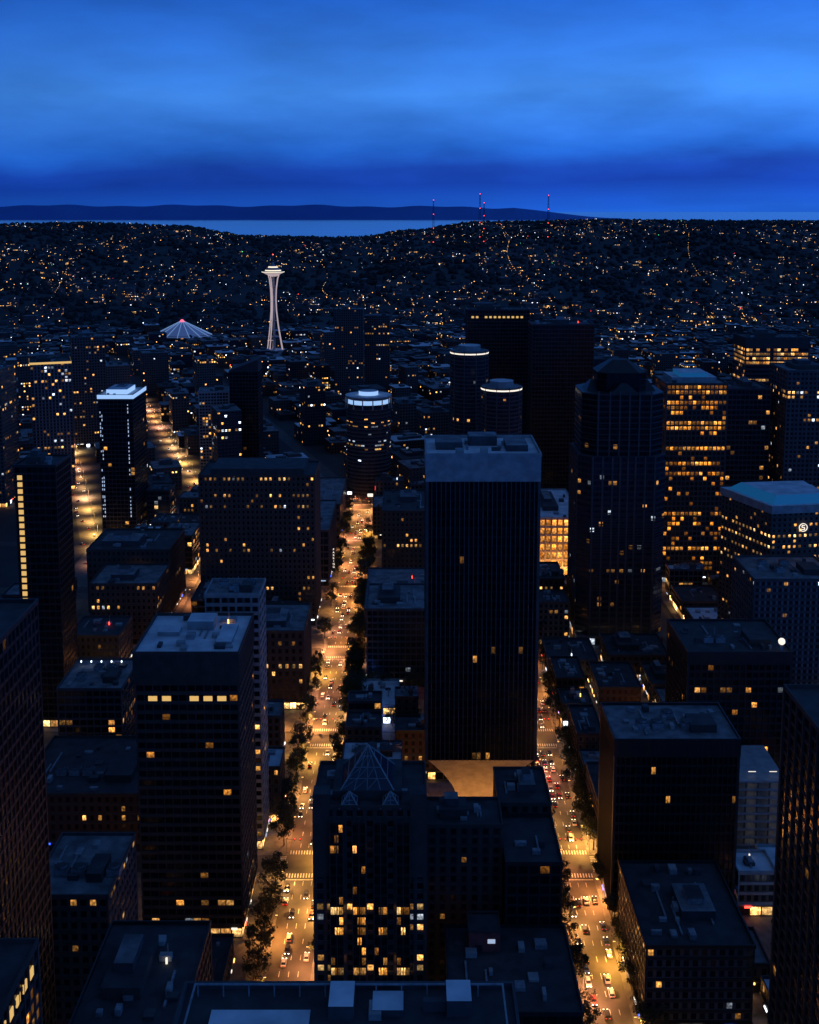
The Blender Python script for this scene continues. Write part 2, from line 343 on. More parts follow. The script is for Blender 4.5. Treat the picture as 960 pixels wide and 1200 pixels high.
def pyramid(s,cx,cy,r,z0,z1,nb):
    A=[(cx-r,cy-r),(cx+r,cy-r),(cx+r,cy+r),(cx-r,cy+r)]
    s.prism(A,z0,z1,g,None,top=[(cx-.1,cy-.1),(cx+.1,cy-.1),(cx+.1,cy+.1),(cx-.1,cy+.1)])
    ap=(cx,cy,z1+.2)
    for (x,y) in A: bar(s,(x,y,z0),ap,.18,M['trimw'])
    for t in (.25,.5,.75):
        q=[(x*(1-t)+cx*t,y*(1-t)+cy*t,z0+.1+(z1-z0)*t) for x,y in A]
        for i in range(4): bar(s,q[i],q[(i+1)%4],.1,M['metal'])
    for i in range(1,nb):
        bar(s,(cx-r+2*r*i/nb,cy-r,z0),ap,.09,M['metal'])
        for j,t in enumerate((0,.25,.5)):
            a=(cx-r*(1-t)+2*r*(1-t)*(i-1)/nb,cy-r*(1-t),z0+(z1-z0)*t+.1)
            b=(cx-r*(1-t-.25)+2*r*(1-t-.25)*i/nb,cy-r*(1-t-.25),z0+(z1-z0)*(t+.25)+.1)
            bar(s,a,b,.07,M['metal'])
pyramid(s,-1,0,8.5,86,97,4)
pyramid(s,-6.5,-11.3,3.2,83,87,2); pyramid(s,6.5,-11.3,3.2,83,87,2)
for X in (-15.3,15.3): s.box(X-2.6,X+2.6,-14.6,-9,60,88,M['trimt'],M['roofd'])
s.build('hotel_with_glass_pyramid')
tower('apartment_block',5.8,31,352,369,64,'brick','trimt',3.4,3.4,(1.2,.3,1),(.8,.2),'roofd')
tower('apartment_block',32,50,373,398,60,'brick','trimt',3.4,3.4,(1.2,.3,1),(.8,.2),'roofd',n=5)
tower('office_block',32,50,343,371.5,56,'bronze','trimd',3.4,3.6,(.6,.3,1),(.8,.2),'roofd',n=3,big=False)
tower('office_block',12,51,302,342,34,'bronze','trimd',3.4,3.6,None,(1,.2),'roofd',n=10,big=False)
s=MB(24,335); s.box(-5,5,-5,4,34,41,plain('red_penthouse',(.3,.07,.06)),M['roofd']); s.box(-3,-.8,-5.2,-4.95,34,36.4,M['trimd']); s.box(1,3.4,-5.15,-4.95,37,38.4,M['e_sign']); s.ring(5.2,5.2,.3,40.8,41.4,M['trimt']); s.build('rooftop_plant_room')
# foreground roof
s=tower('x',-37,17,120,171,141,'conc','trimg',3,3.8,(.6,.4,1),(1,.2),'roofd',n=22,big=False,build=False)
for (a,b,c,d,h) in ((-22,-6,14,20,.5),(-3,1,18,24,2.6),(4,9,19,23.5,1.2),(16,20,19,24,2.8)): s.box(a,b,c,d,141,141+h,M['trimg'],M['roofw'])
s.ring(25.5,24,.3,143,143.2,M['metal'])
for i in range(12): s.box(-25+i*4.2,-24.8+i*4.2,23.6,23.8,141,143,M['metal'])
for i in range(8): s.box(-25+i*6.2,-22.5+i*6.2,8,11,141,142.4,M['metal'])
s.build('foreground_office_tower')
# left towers
s=tower('x',-99,-62,385,423,111,'bronze','trimt',3.1,3.7,(.35,.25,1),(1.3,.45),'roofw',band=11,n=14,big=False,build=False)
for (a,b,c,d,h) in ((-4,6,4,13,3.5),(-14,-6,-2,4,1.6),(9,15,-10,8,1.1)): s.box(a,b,c,d,111,111+h,M['trimw'],M['roofw'])
for X in range(-14,16,5):
    if R.random()<.8: s.bbox(X,X+3.2,-19.35,-19.12,93.2,95.2,M['e_yel'])
s.build('office_tower')
tower('slab_tower',-84,-62,443,462,112,'conc','trimw',3.1,3.7,(.6,.2,2),(1.4,.3),'roof',n=4)
tower('department_store',-112,-57,577,619,44,'brick','trimt',3.6,4.2,(1.4,.3,1),(1,.2),'roof',n=16)
s=tower('x',-135,-61,700,740,100,'tan','trimt',3.0,3.7,(.9,.4,1),(1.3,.3),'roofd',n=10,build=False)
s.box(-30,30,-16,16,100,104,M['trimt'],M['roofd']); s.build('brown_office_tower')
s=tower('x',-252,-224,892,936,120,'black','trimd',3,3.5,(.3,.2,1),(.8,.15),'roofw',n=5,build=False,crown=(M['e_crown'],2.5))
for i in range(6,36):
    for X in (-13,-11.6,9.5):
        if R.random()<.6: s.box(X,X+.6,-22.5,-22.15,i*3.2,i*3.2+R.uniform(.8,2.2),M['e_sign'])
s.box(-9,8,-15,12,120,124,M['e_crown'],M['roofw']); s.build('condominium_tower')
s=tower('x',-201,-180,556,580,140,'void','trimd',3,3.6,(.3,.2,1),(.8,.15),'roofd',n=5,build=False)
for i in range(4,38):
    if R.random()<.93: s.bbox(-9,-6.6,-12.6,-12.25,i*3.6,i*3.6+2.3,M['e_yel'])
s.build('apartment_tower_with_lit_stair')
tower('dark_tower',-185,-104,255,300,161,'void','trimd',3,3.8,(.4,.3,1),(1,.2),'roofd',shop=False)
tower('concrete_office_block',-121,-96,330,365,53,'conc','trimg',3.2,3.8,None,(1.6,.3),'roof')
tower('office_block',-86,-58,258,300,64,'void','trimd',3.2,3.8,(.4,.3,1),(1.2,.2),'roofd',n=12)
s=tower('x',-126,-85,200,235,104,'bronze','trimt',3.2,3.6,(.7,.4,1),(1,.2),'roofd',n=10,build=False)
for i in range(7): s.box(20.6,20.9,-14+i*4.3,-11.8+i*4.3,99,101.2,M['e_yel'])
s.build('corner_office_tower')
s=tower('x',-166,-136,502,537,45,'bronze','trimg',3.2,3.6,(.5,.3,1),(1,.2),'roof',n=14,build=False)
for i in range(5): s.box(-12+i*5,-11.5+i*5,10,10.5,47,47.8,M['e_white'])
s.build('mid_rise_office')
tower('low_office_block',-165,-112,441,492,26,'brick','trimt',3.4,3.8,None,(1,.2),'roofd',n=14)
tower('tan_stone_building',-198,-157,668,706,39,'tan','trimt',3.1,4,(.8,.35,1),(.8,.2),'roof',n=10)
tower('tan_stone_building',-212,-158,712,760,47,'tan','trimt',3.1,4,(.8,.35,1),(.8,.2),'roofd',n=10)
tower('store_building',-128,-58,777,860,41,'blue','trimg',4,5,(.5,.3,1),(1,.2),'roof',n=20)
tower('store_building',-126,-57,890,980,30,'conc','trimg',4,5,None,(1,.2),'roof',n=20)
# centre
tower('office_block',-24,10,605,647,46,'bronze','trimg',3.2,3.8,(.5,.3,1),(1,.2),'roof',n=14)
tower('white_box_pavilion',-26,-6,560,592,10,'shop','trimw',4,5,None,(1,.2),'roofw',n=6,big=False,shop=False)
tower('office_block',-20,13,800,862,49,'tan','trimt',3.2,3.8,(.6,.3,1),(1,.2),'roofd',n=14)
tower('office_block',-28,14,670,750,22,'conc','trimg',3.2,3.8,None,(1,.2),'roof',n=18)
tower('brick_building',16,52,560,640,35,'brick','trimt',3.2,3.8,None,(1,.2),'roofd',n=14)
ob2=tower('historic_stone_building',94,124,785,868,48,'heritage','trimw',4.2,6.5,(1.0,.6,1),(1.3,.4),'roofw',n=8)
for X in (-11,0,11):
    l=lamp('facade_uplight',(X,-47,4),26000,(1,.36,.08)); l.parent=ob2
# right towers
s=MB(131,692); foot.append((102,160,666,717))
def octo(hx,hy,c): return [(-hx+c,-hy),(hx-c,-hy),(hx,-hy+c),(hx,hy-c),(hx-c,hy),(-hx+c,hy),(-hx,hy-c),(-hx,-hy+c)]
s.box(-27,27,-25,25,0,6,W['shop'],M['side'],4,5.5)
s.prism(octo(27,24,7),6,120,W['blue'],M['roofd'],2.6,3.7); s.prism(octo(25,22,8),120.02,158,W['black'],M['roofd'],2.6,3.7)
s.prism(octo(15,14,5),158,170,W['void'],M['roofd'],2.6,3.7); s.prism(octo(15,14,5),170,177,M['trimd'],M['roofd'],top=octo(5,5,1.5))
for a in (0,90,180,270):
    ca,sa=math.cos(math.radians(a)),math.sin(math.radians(a))
    P=[(x*ca-y*sa,x*sa+y*ca) for x,y in ((-9,-21.5),(9,-21.5),(9,-14),(-9,-14))]
    s.prism(P,158.02,164,M['trimd'],M['roofd'],top=[(x*ca-y*sa,x*sa+y*ca) for x,y in ((-2,-18),(2,-18),(2,-13.9),(-2,-13.9))])
for X in (-19,-13,-7,-2.4,2.4,7,13,19): s.box(X-.5,X+.5,-24.6,-23.9,6,120,M['trimg'])
for X in (-16,-9,-3,3,9,16): s.box(X-.45,X+.45,-22.5,-21.9,120,160,M['trimg'])
for Y in (-16,-9,-3,3,9,16): s.box(-27.6,-26.9,Y-.45,Y+.45,6,120,M['trimg'])
for i in range(3,46):
    z=i*3.5; a=27.2 if z<118 else 25.2
    if z>118 and z<121: continue
    pp=octo(a,a-3,7 if z<118 else 8); s.prism(pp,z,z+.8,M['trimd'],M['trimd'])
s.build('faceted_glass_skyscraper')
s=tower('x',183,226,785,830,146,'amber','trimt',3,3.7,(.8,.5,1),(1.2,.3),'roof',n=6,build=False)
s.box(-16,16,-14,14,146,150,M['trimw'],M['roofw']); s.box(-10,10,-12,10,150,153,M['e_teal'],M['roofw']); s.build('lit_office_tower')
tower('dark_tower',228,262,800,840,140,'black','trimd',3,3.7,(.4,.3,1),(1,.2),'roofd')
tower('dark_tower',288,342,950,985,160,'bronze','trimd',3,3.8,None,(1.6,.5),'roofd',band=8)
tower('pale_tower',269,320,786,826,155,'conc','trimg',3,3.3,(.8,.4,2),(.8,.3),'roof')
s=MB(214,622); foot.append((182,244,598,650))
P=[(-14,-22),(26,-16),(24,26),(-30,20)]
s.prism(P,5,107,W['hotel'],M['roofd'],3.2,3.1); s.box(-28,24,-20,24,0,5,W['shop'],M['side'],4,5)
for i in range(2,35):
    z=i*3.05; s.prism([(p[0]*1.012,p[1]*1.012) for p in P],z-.35,z+.35,M['trimt'],M['trimt'])
s.prism([(p[0]*.9,p[1]*.9) for p in P],107.5,112,M['e_teal'],M['roofw'],top=[(p[0]*.7,p[1]*.7) for p in P])
s.prism([(p[0]*1.03,p[1]*1.03) for p in P],103,107.5,M['trimw'],M['roofw'])
for i in range(20):
    a=i*math.pi/10; b=a+math.pi/10; c0=(4,-20.2,95)
    bar(s,(c0[0]+2.2*math.cos(a),c0[1]-.6,c0[2]+2.2*math.sin(a)),(c0[0]+2.2*math.cos(b),c0[1]-.6,c0[2]+2.2*math.sin(b)),.18,M['e_ring'])
for (x0,z0,x1,z1) in ((4.9,96.1,3.3,96.1),(3.3,96.1,3.3,95.1),(3.3,95.1,4.8,94.9),(4.8,94.9,4.8,93.9),(4.8,93.9,3.2,93.8)): bar(s,(x0,-20.8,z0),(x1,-20.8,z1),.18,M['e_ring'])
s.build('hotel_tower')
tower('pale_office_block',178,222,556,595,80,'resid','trimg',3,3.4,None,(1.4,.4),'roof',n=8)
s=tower('x',128,175,490,530,68,'bronze','trimd',3,3.6,(.5,.5,1),(1,.2),'roofd',band=5,n=10,build=False)
for i in range(12):
    for j in range(6):
        t0=i*math.pi/6; t1=t0+math.pi/6; p0=-math.pi/2+j*math.pi/6; p1=p0+math.pi/6
        f=lambda t,p:(19.5+1.6*math.cos(p)*math.cos(t),-18+1.6*math.cos(p)*math.sin(t),72.9+1.6*math.sin(p))
        s.face([f(t0,p0),f(t1,p0),f(t1,p1),f(t0,p1)],M['e_ring'])
s.bbox(18.9,20.1,-18.6,-17.4,68,71.6,M['metal']); s.build('office_block_with_globe')
tower('dark_office_block',77,123,395,425,73,'void','trimd',1.9,3.8,(.3,.5,1),(1,.2),'roof',band=6,n=18)
tower('low_office_block',77,112,335,382,32,'conc','trimd',3,3.6,None,(1,.2),'roofd',n=16)
tower('striped_tower',106,156,258,300,136,'black','trimt',2.6,3.6,(.7,.6,2),(.9,.2),'roofd',n=10)
tower('white_annex',126,140,398,412,18,'conc','trimw',3,3.6,None,(1,.2),'roofw',n=4,big=False)
tower('white_annex',141,160,404,424,13,'conc','trimw',3,3.6,None,(1,.2),'roofw',n=4,big=False)
s=MB(146,462); foot.append((132,162,445,480))
for i in range(9): s.bbox(-14,14,-16,16,i*3.6,i*3.6+.7+i*.001,M['trimw'])
for X in range(-13,14,5):
    for Y in (-15,-5,5,15): s.box(X-.3,X+.3,Y-.3,Y+.3,.7,29,M['side'])
for i in range(9):
    for X in (-9,0,9): s.bbox(X-1.6,X+1.6,-13,-12.6,i*3.6+3.3,i*3.6+3.42,M['e_ring'])
s.build('parking_garage')
# towers further off
tower('apartment_tower',-365,-328,1050,1085,125,'resid','trimg',3,3.2,None,(.8,.4),'roofd',ang=19,crown=(M['e_yel'],1.2))
tower('apartment_tower',-395,-367,990,1030,126,'conc','trimg',3,3.4,None,(.8,.3),'roof')
tower('apartment_tower',-386,-350,1250,1285,126,'conc','trimg',3,3.2,None,(.8,.4),'roof',ang=19)
tower('apartment_tower',-212,-183,1100,1130,88,'resid','trimw',3,3.1,(.5,.4,2),(.8,.4),'roof',ang=8)
s=tower('x',-176,-148,1080,1110,112,'void','trimd',3,3.5,(.4,.2,1),(.8,.2),'roofd',n=0,big=False,build=False)
s.prism([(-14,-15),(14,-15),(14,15),(-14,15)],113.3,113.4,M['trimd'],None)
s.face([(-14,-15,113.4),(14,-15,124),(14,15,124),(-14,15,113.4)],M['roofd']); s.face([(-14,-15,113.4),(14,-15,113.4),(14,-15,124)],M['trimd']); s.face([(14,-15,113.4),(14,15,113.4),(14,15,124),(14,-15,124)],M['trimd'])
s.build('wedge_top_tower')
tower('apartment_tower',-101,-63,1500,1535,135,'conc','trimg',3,3.2,None,(.8,.4),'roof')
tower('apartment_tower',-62,-28,1545,1575,122,'conc','trimg',3,3.2,None,(.8,.4),'roof')
def cyl(hx,hy,n=20): return [(hx*math.cos(2*math.pi*i/n),hy*math.sin(2*math.pi*i/n)) for i in range(n)]
def round_tower(name,cx,cy,rx,ry,z,core,ringm,z_r):
    s=MB(cx,cy); foot.append((cx-rx,cx+rx,cy-ry,cy+ry))
    s.prism(cyl(rx,ry),0,z,W[core],M['roofd'],3,3.5)
    for i in range(1,int(z/3.5)): s.prism(cyl(rx+.35,ry+.35),i*3.5-.5,i*3.5+.4,M['trimg'],M['trimg'])
    for i in range(10):
        a=i*math.pi/5; s.prism([(x+(rx+.3)*math.cos(a),y+(ry+.3)*math.sin(a)) for x,y in cyl(.6,.6,6)],0,z+2,M['trimg'],M['trimg'])
    s.prism(cyl(rx+.8,ry+.8),z-z_r,z,ringm,M['roofd']); s.prism(cyl(rx+.6,ry+.6),z,z+1.2,M['trimg'],M['roof'])
    s.prism(cyl(rx*.6,ry*.6),z+1.2,z+6,M['trimw'],M['roofw'])
    return s.build(name)
round_tower('cylindrical_hotel_tower',55,1018,17,17,140,'blue',M['e_ring'],1.2)
round_tower('cylindrical_hotel_tower',79,948,17,17,118,'blue',M['e_ring'],1.3)
s=MB(-38,1022); foot.append((-60,-16,1000,1043)); E=cyl(20.5,19,20)
s.prism(E,0,92,W['office'],M['roofd'],3,3.5)
for i in range(1,26): s.prism(cyl(20.9,19.4),i*3.5-.5,i*3.5+.4,M['trimg'],M['trimg'])
for i in range(14):
    a=i*math.pi/7; s.box(21*math.cos(a)-.5,21*math.cos(a)+.5,19.5*math.sin(a)-.5,19.5*math.sin(a)+.5,88,99,M['trimw'])
s.prism(cyl(19.5,18),92,96,M['e_crown'],M['roofw']); s.prism(cyl(21.5,20),98,99.3,M['trimw'],M['roofw']); s.prism(cyl(9,8),99.3,103,M['e_crown'],M['roofw'])
s.build('rounded_office_tower')
s=tower('x',60,124,1150,1185,166,'void','trimd',3,3.8,(.4,.3,1),(1,.2),'roofd',build=False)
for i in range(12):
    if R.random()<.8: s.box(-28+i*4.6,-25.5+i*4.6,-18.6,-18.3,158,160,M['e_yel'])
s.build('dark_tower')
tower('dark_tower',114,171,1030,1065,163,'void','trimd',3,3.8,(.4,.3,1),(1,.2),'roofd')
def overlap(a,b,c,d,m=1.5): return any(a<q[1]+m and b>q[0]-m and c<q[3]+m and d>q[2]-m for q in foot)
names=['brick_building','office_block','shop_building','stone_building','mid_rise_building']
for a,b in [(-252,-160),(-135,-56),(-30,56),(80,156),(180,277),(300,396)]:
    for c,d in [(304,423),(443,535),(555,647),(667,759),(779,871),(891,983)]:
        y=c
        while y<d-12:
            dy=min(R.uniform(18,40),d-y); x=a
            if d-y-dy<14: dy=d-y
            while x<b-8:
                dx=min(R.uniform(16,36),b-x)
                if b-x-dx<12: dx=b-x
                X0,X1,Y0,Y1=x,x+dx-1.2,y,y+dy-1.2
                for tr in range(4):
                    if overlap(X0,X1,Y0,Y1):
                        if tr%2==0: X1-=6
                        else: Y0+=5
                if X1-X0>9 and Y1-Y0>9 and not overlap(X0,X1,Y0,Y1) and not near_diag((X0+X1)/2,(Y0+Y1)/2,22):
                    h=R.uniform(8,17) if Y0<440 else R.uniform(9,34)
                    tower(R.choice(names),X0,X1,Y0,Y1,h,R.choice(['conc','tan','brick','bronze','blue','brick']),R.choice(['trimg','trimt','trimd']),3.3,3.8,R.choice([None,(.6,.25,1)]),(1,.2),R.choice(['roof','roof','roofd','roofd','roofd','roofw']),n=R.randint(5,12),big=R.random()<.5)
                x+=dx
            y+=dy
# ------------------------------------------------------------------ mid-distance city
far=MB(); an=math.radians(19.3)
def simple(s,x,y,hx,hy,z,ang,mat,roof,base=0,cl=2):
    s.bid=R.randint(1,200)*1000
    ca,sa=math.cos(ang),math.sin(ang); T=lambda p:(x+p[0]*ca-p[1]*sa,y+p[0]*sa+p[1]*ca)
    q=lambda a,b,c,d:[T(p) for p in ((a,c),(b,c),(b,d),(a,d))]
    s.prism(q(-hx,hx,-hy,hy),base-3,base+z,W[mat],M[roof],3.2,3.4)
    s.prism(q(-hx-.4,hx+.4,-hy-.4,hy+.4),base+z-1.2,base+z-.2,M['trimg'],None)
    if cl>2:
        for i in range(1,int(z/3.4)): s.prism(q(-hx-.25,hx+.25,-hy-.25,hy+.25),base+i*3.4-.3,base+i*3.4+.2,M['trimg'],M['trimg'])
    for i in range(cl):
        w=R.uniform(.1,.4)*hx; d=R.uniform(.1,.4)*hy; u=R.uniform(-.5,.5)*hx; v_=R.uniform(-.5,.5)*hy
        s.prism(q(u-w,u+w,v_-d,v_+d),base+z,base+z+R.uniform(1.5,4.5),M['trimg'],M['roof'])
y=1015
while y<2420:
    step=R.uniform(34,48); x=-.42*y-60
    while x<.42*y+60:
        w=R.uniform(24,50); X=x+w/2+R.uniform(-3,3); Y=y+R.uniform(-5,5)
        if not overlap(X-w*.4,X+w*.4,Y-16,Y+16,3) and not near_diag(X,Y,w*.4+9) and math.hypot(X+256,Y-2100)>60 and math.hypot(X+470,Y-2300)>85 and R.random()<.9:
            r=R.random(); h=R.uniform(8,26)
            if r<.22 and Y<1900: h=R.uniform(28,52)
            if r<.06 and Y<1700 and (X>150 or X<-80): h=R.uniform(60,85)
            ang=an if X<120 else 0
            mt=R.choice(['far','far','far2','brick','blue'] if h<30 else ['far','far2','conc']); rf=R.choice(['roof','roof','roofd','roofd','roofw'])
            if Y<1250:
                t=MB(X,Y,0); simple(t,0,0,w*.4,step*.36,h,ang,mt,rf,0,4); t.build('mid_rise_building' if h<40 else 'apartment_tower')
            else: simple(far,X,Y,w*.4,step*.38,h,ang,mt,rf)
        x+=w
    y+=step
far.build('distant_city_buildings')
def patch(x,y): return math.sin(x*.0052+1.3+y*.0011)*math.sin(y*.0045+.7-x*.0017)+.5*math.sin(x*.013+y*.009)
hs=MB()
for i in range(4600):
    y=2400+2900*R.random()**.8; x=R.uniform(-.42,.42)*y; z=H(x,y)
    if patch(x,y)>.25 and R.random()<.88: continue
    if y<3200 and R.random()<.25: simple(hs,x,y,R.uniform(8,18),R.uniform(8,14),R.uniform(8,20),an*R.choice([0,1]),'house',R.choice(['roof','roofd']),z,1); continue
    w=R.uniform(4.5,9); d=R.uniform(4,6); h=R.uniform(5,9); a=R.choice([0,an,.2]); ca,sa=math.cos(a),math.sin(a)
    T=lambda px,py:(x+px*ca-py*sa,y+px*sa+py*ca); q=[T(-w,-d),T(w,-d),T(w,d),T(-w,d)]; hs.bid=R.randint(1,200)*1000
    hs.prism(q,z-4,z+h,W['house'],None,3.5,3.2)
    r0,r1=T(-w,0),T(w,0); rz=z+h+3; rm=M['roofd'] if R.random()<.92 else M['roof']
    hs.face([(*q[0],z+h),(*q[1],z+h),(*r1,rz),(*r0,rz)],rm); hs.face([(*q[2],z+h),(*q[3],z+h),(*r0,rz),(*r1,rz)],rm)
    hs.face([(*q[1],z+h),(*q[2],z+h),(*r1,rz)],rm); hs.face([(*q[3],z+h),(*q[0],z+h),(*r0,rz)],rm)
hs.build('distant_houses')
fo=MB()
def blob(s,x,y,z,r,h,mat):
    n=6; rg=[]
    for k,(rr,zz) in enumerate(((.75,0),(1,.35),(.7,.75))):
        rg.append([(x+r*rr*R.uniform(.7,1.2)*math.cos(2*math.pi*i/n+k*.5),y+r*rr*R.uniform(.7,1.2)*math.sin(2*math.pi*i/n+k*.5),z+h*zz*R.uniform(.85,1.1)) for i in range(n)])
    for a,b in zip(rg,rg[1:]):
        for i in range(n): j=(i+1)%n; s.face([a[i],a[j],b[j],b[i]],mat)
    t=(x,y,z+h)
    for i in range(n): s.face([rg[2][i],rg[2][(i+1)%n],t],mat)
for i in range(9500):
    y=1900+3450*R.random()**.7; x=R.uniform(-.42,.42)*y
    if y<2350 and (overlap(x-5,x+5,y-5,y+5) or R.random()<.6): continue
    if y>2350 and patch(x,y)<-.1 and R.random()<.5: continue
    blob(fo,x,y,H(x,y)-3,R.uniform(5,15),R.uniform(9,19),M['forest'])
for i in range(900):
    x=R.uniform(-2300,2300); y=R.uniform(5080,5260); blob(fo,x,y,H(x,y)-4,R.uniform(7,22),R.uniform(8,17),M['forest'])
fo.build('distant_forest')
dl=MB()
def octa(s,x,y,z,r,mat):
    t=(x,y,z+r); b=(x,y,z-r); q=[(x+r,y,z),(x,y+r,z),(x-r,y,z),(x,y-r,z)]
    for i in range(4): j=(i+1)%4; s.face([q[i],q[j],t],mat); s.face([q[j],q[i],b],mat)
for i in range(2500):
    y=1020+4150*R.random()**.85
    x=R.uniform(-.42,.42)*y
    if y>2400 and patch(x,y)>.1 and R.random()<.88: continue
    if y<2400:
        k=R.randint(-14,14); t=y-1000
        if R.random()<.6: x=k*95-.34*t
        else: y=1020+round((y-1020)/92)*92
    elif R.random()<.1: x=R.uniform(.03,.20)*y; y=R.uniform(4300,5000)
    elif R.random()<.06: y=R.uniform(3000,3700); x=-R.uniform(.30,.38)*y
    elif R.random()<.6:
        if R.random()<.5: x=round(x/160)*160+R.uniform(-3,3)
        else: y=round(y/140)*140+R.uniform(-3,3)
    c=R.random(); m_=M['e_warm'] if c<.5 else M['e_white'] if c<.83 else M['e_ring'] if c<.93 else M['e_red'] if c<.97 else M['e_green'] if c<.985 else M['e_blue']
    octa(dl,x,y,H(x,y)+R.uniform(9,15),R.uniform(.3,.65)*(1 if y<2500 else 1.35)*(.55 if R.random()<.7 else 1.7),m_)
# continuous hillside arterials
for (xa,ya,xb,yb) in ((-900,2500,-1250,4700),(-100,2450,-330,3900),(330,2450,380,4900),(760,2500,1150,4900),(-1200,3100,1300,2950),(-900,3900,1500,3750),(120,4550,1000,4650)):
    L=math.hypot(xb-xa,yb-ya); k=int(L/38)
    for i in range(k):
        if R.random()<.35: continue
        t=i/k; x=xa+(xb-xa)*t+25*math.sin(t*9); y=ya+(yb-ya)*t+20*math.sin(t*7)
        octa(dl,x,y,H(x,y)+12,R.uniform(.5,1.0),M['e_warm'] if R.random()<.75 else M['e_ring'])
dl.build('distant_street_lights')
# ------------------------------------------------------------------ observation tower
s=MB(-256,2100)
def rad(z):
    P=[(0,17),(20,13.5),(50,8.6),(80,5.4),(100,4.8),(120,5.6),(140,8.5),(150,12)]
    for (a,ra),(b,rb) in zip(P,P[1:]):
        if z<=b: t=(z-a)/(b-a); return ra+(rb-ra)*t
    return 12
zz=[0,10,20,35,50,65,80,90,100,110,120,130,140,148]
for k in range(3):
    a=math.radians(90+120*k+25)
    for off in (-1,1):
        pts=[(rad(z)*math.cos(a)-off*(1.3+rad(z)*.10)*math.sin(a),rad(z)*math.sin(a)+off*(1.3+rad(z)*.10)*math.cos(a),z) for z in zz]
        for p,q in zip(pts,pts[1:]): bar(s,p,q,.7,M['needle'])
for z in (30,60,96,125):
    s.prism(cyl(rad(z)*.95,rad(z)*.95,12),z,z+1.2,M['trimw'],M['trimw'])
s.prism(cyl(2.4,2.4,6),0,148,M['trimw'],None)
prof=[(6,144),(11,147),(18,150.5),(21.5,152.2),(21.5,153.2),(15,154.4),(14.5,156.5),(13,158.6),(9.5,160.5),(8,163),(3,166),(1.6,170),(.4,171),(.3,184)]
for (a,za),(b,zb) in zip(prof,prof[1:]):
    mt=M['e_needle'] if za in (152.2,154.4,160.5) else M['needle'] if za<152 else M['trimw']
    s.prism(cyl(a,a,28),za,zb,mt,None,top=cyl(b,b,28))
octa(s,0,0,185,1.2,M['e_red']); s.prism(cyl(24,22,16),0,6,M['trimw'],M['roofw'])
s.build('observation_tower')
s=MB(-470,2300); A=cyl(58,48,16)
s.prism(A,0,13,W['shop'],None,5,6); s.prism(cyl(62,52,16),10,38,M['tent'],None,top=cyl(6,5,16)); s.prism(cyl(6,5,16),38,43,M['e_pink'],M['e_pink'],top=cyl(2,2,16))
for i in range(16):
    a=cyl(62.5,52.5,16)[i]; b=cyl(6,5,16)[i]; bar(s,(*a,10.4),(*b,38.5),.45,M['e_rib'])
s.build('tent_roof_arena')
for (x,y,zt,w) in ((85,4000,300,5),(250,4000,322,7),(258,3900,290,5),(505,4100,318,6)):
    s=MB(x,y); z0=H(x,y)-3; n=16; cs=[(-1,-1),(1,-1),(1,1),(-1,1)]
    for i in range(n):
        za=z0+(zt-z0)*i/n; zb=z0+(zt-z0)*(i+1)/n; ra=w*(1-i/n*.8); rb=w*(1-(i+1)/n*.8)
        for k in range(4):
            c=cs[k]; d=cs[(k+1)%4]; bar(s,(c[0]*ra,c[1]*ra,za),(c[0]*rb,c[1]*rb,zb),.35,M['trimd']); bar(s,(c[0]*ra,c[1]*ra,za),(d[0]*rb,d[1]*rb,zb),.25,M['trimd'])
        if i%4==3: octa(s,0,0,zb,1.7,M['e_red'])
    s.build('radio_mast')
# ------------------------------------------------------------------ street lamps
s=MB()
def tube(s,r0,r1,z0,z1,n=8,x=0,y=0,mat=None):
    s.prism([(x+r0*math.cos(2*math.pi*i/n),y+r0*math.sin(2*math.pi*i/n)) for i in range(n)],z0,z1,mat,mat,top=[(x+r1*math.cos(2*math.pi*i/n),y+r1*math.sin(2*math.pi*i/n)) for i in range(n)])
tube(s,.22,.2,0,.8,mat=M['metal']); tube(s,.12,.07,.8,8.6,mat=M['metal'])
bar(s,(0,0,8.4),(1.4,0,8.9),.05,M['metal']); bar(s,(1.4,0,8.9),(2.4,0,9),.05,M['metal']); s.bbox(2.2,3.1,-.2,.2,8.9,9.1,M['metal']); s.bbox(2.25,3.05,-.25,.25,8.7,8.895,M['e_warm'])
L0=s.build('street_lamp'); lme=L0.data; bpy.data.objects.remove(L0)
def street_lamp(x,y,rot,e,col=(1,.38,.09),light=True):
    o=bpy.data.objects.new('street_lamp',lme); o.location=(x,y,.16); o.rotation_euler[2]=rot; sc.collection.objects.link(o)
    if light:
        l=lamp('lamp_light',(2.65,0,8.4),e*R.uniform(.35,1.65),(col[0],col[1]*R.uniform(.88,1.25),col[2]*R.uniform(.7,1.8)),.25,spot=154); l.parent=o
y=318
while y<1005:
    street_lamp(-52.2,y,0,25000); street_lamp(-33.8,y+16,math.pi,25000); y+=34
y=315
while y<860:
    street_lamp(59.8,y,0,21000); street_lamp(76.2,y+18,math.pi,21000); y+=38
for y in range(565,1000,45): street_lamp(-154.5,y,0,26000)
for (a,b,L) in DI[:2]:
    t=40
    while t<620:
        p_=Vector((a,b))+dr*t+Vector((dr.y,-dr.x))*8; street_lamp(p_.x,p_.y,math.pi+.33,48000,(1,.45,.14)); t+=42
for (x,y) in ((-10,560),(20,545),(-70,545),(-100,655),(30,657),(100,433),(-75,433),(100,545),(130,769),(-100,770),(210,657),(190,769),(0,880),(130,552),(245,880)):
    street_lamp(x,y+7.5,-math.pi/2,18000)
s=MB(); tube(s,.13,.1,0,6,mat=M['metal']); bar(s,(0,0,5.8),(6,0,6),.07,M['metal'])
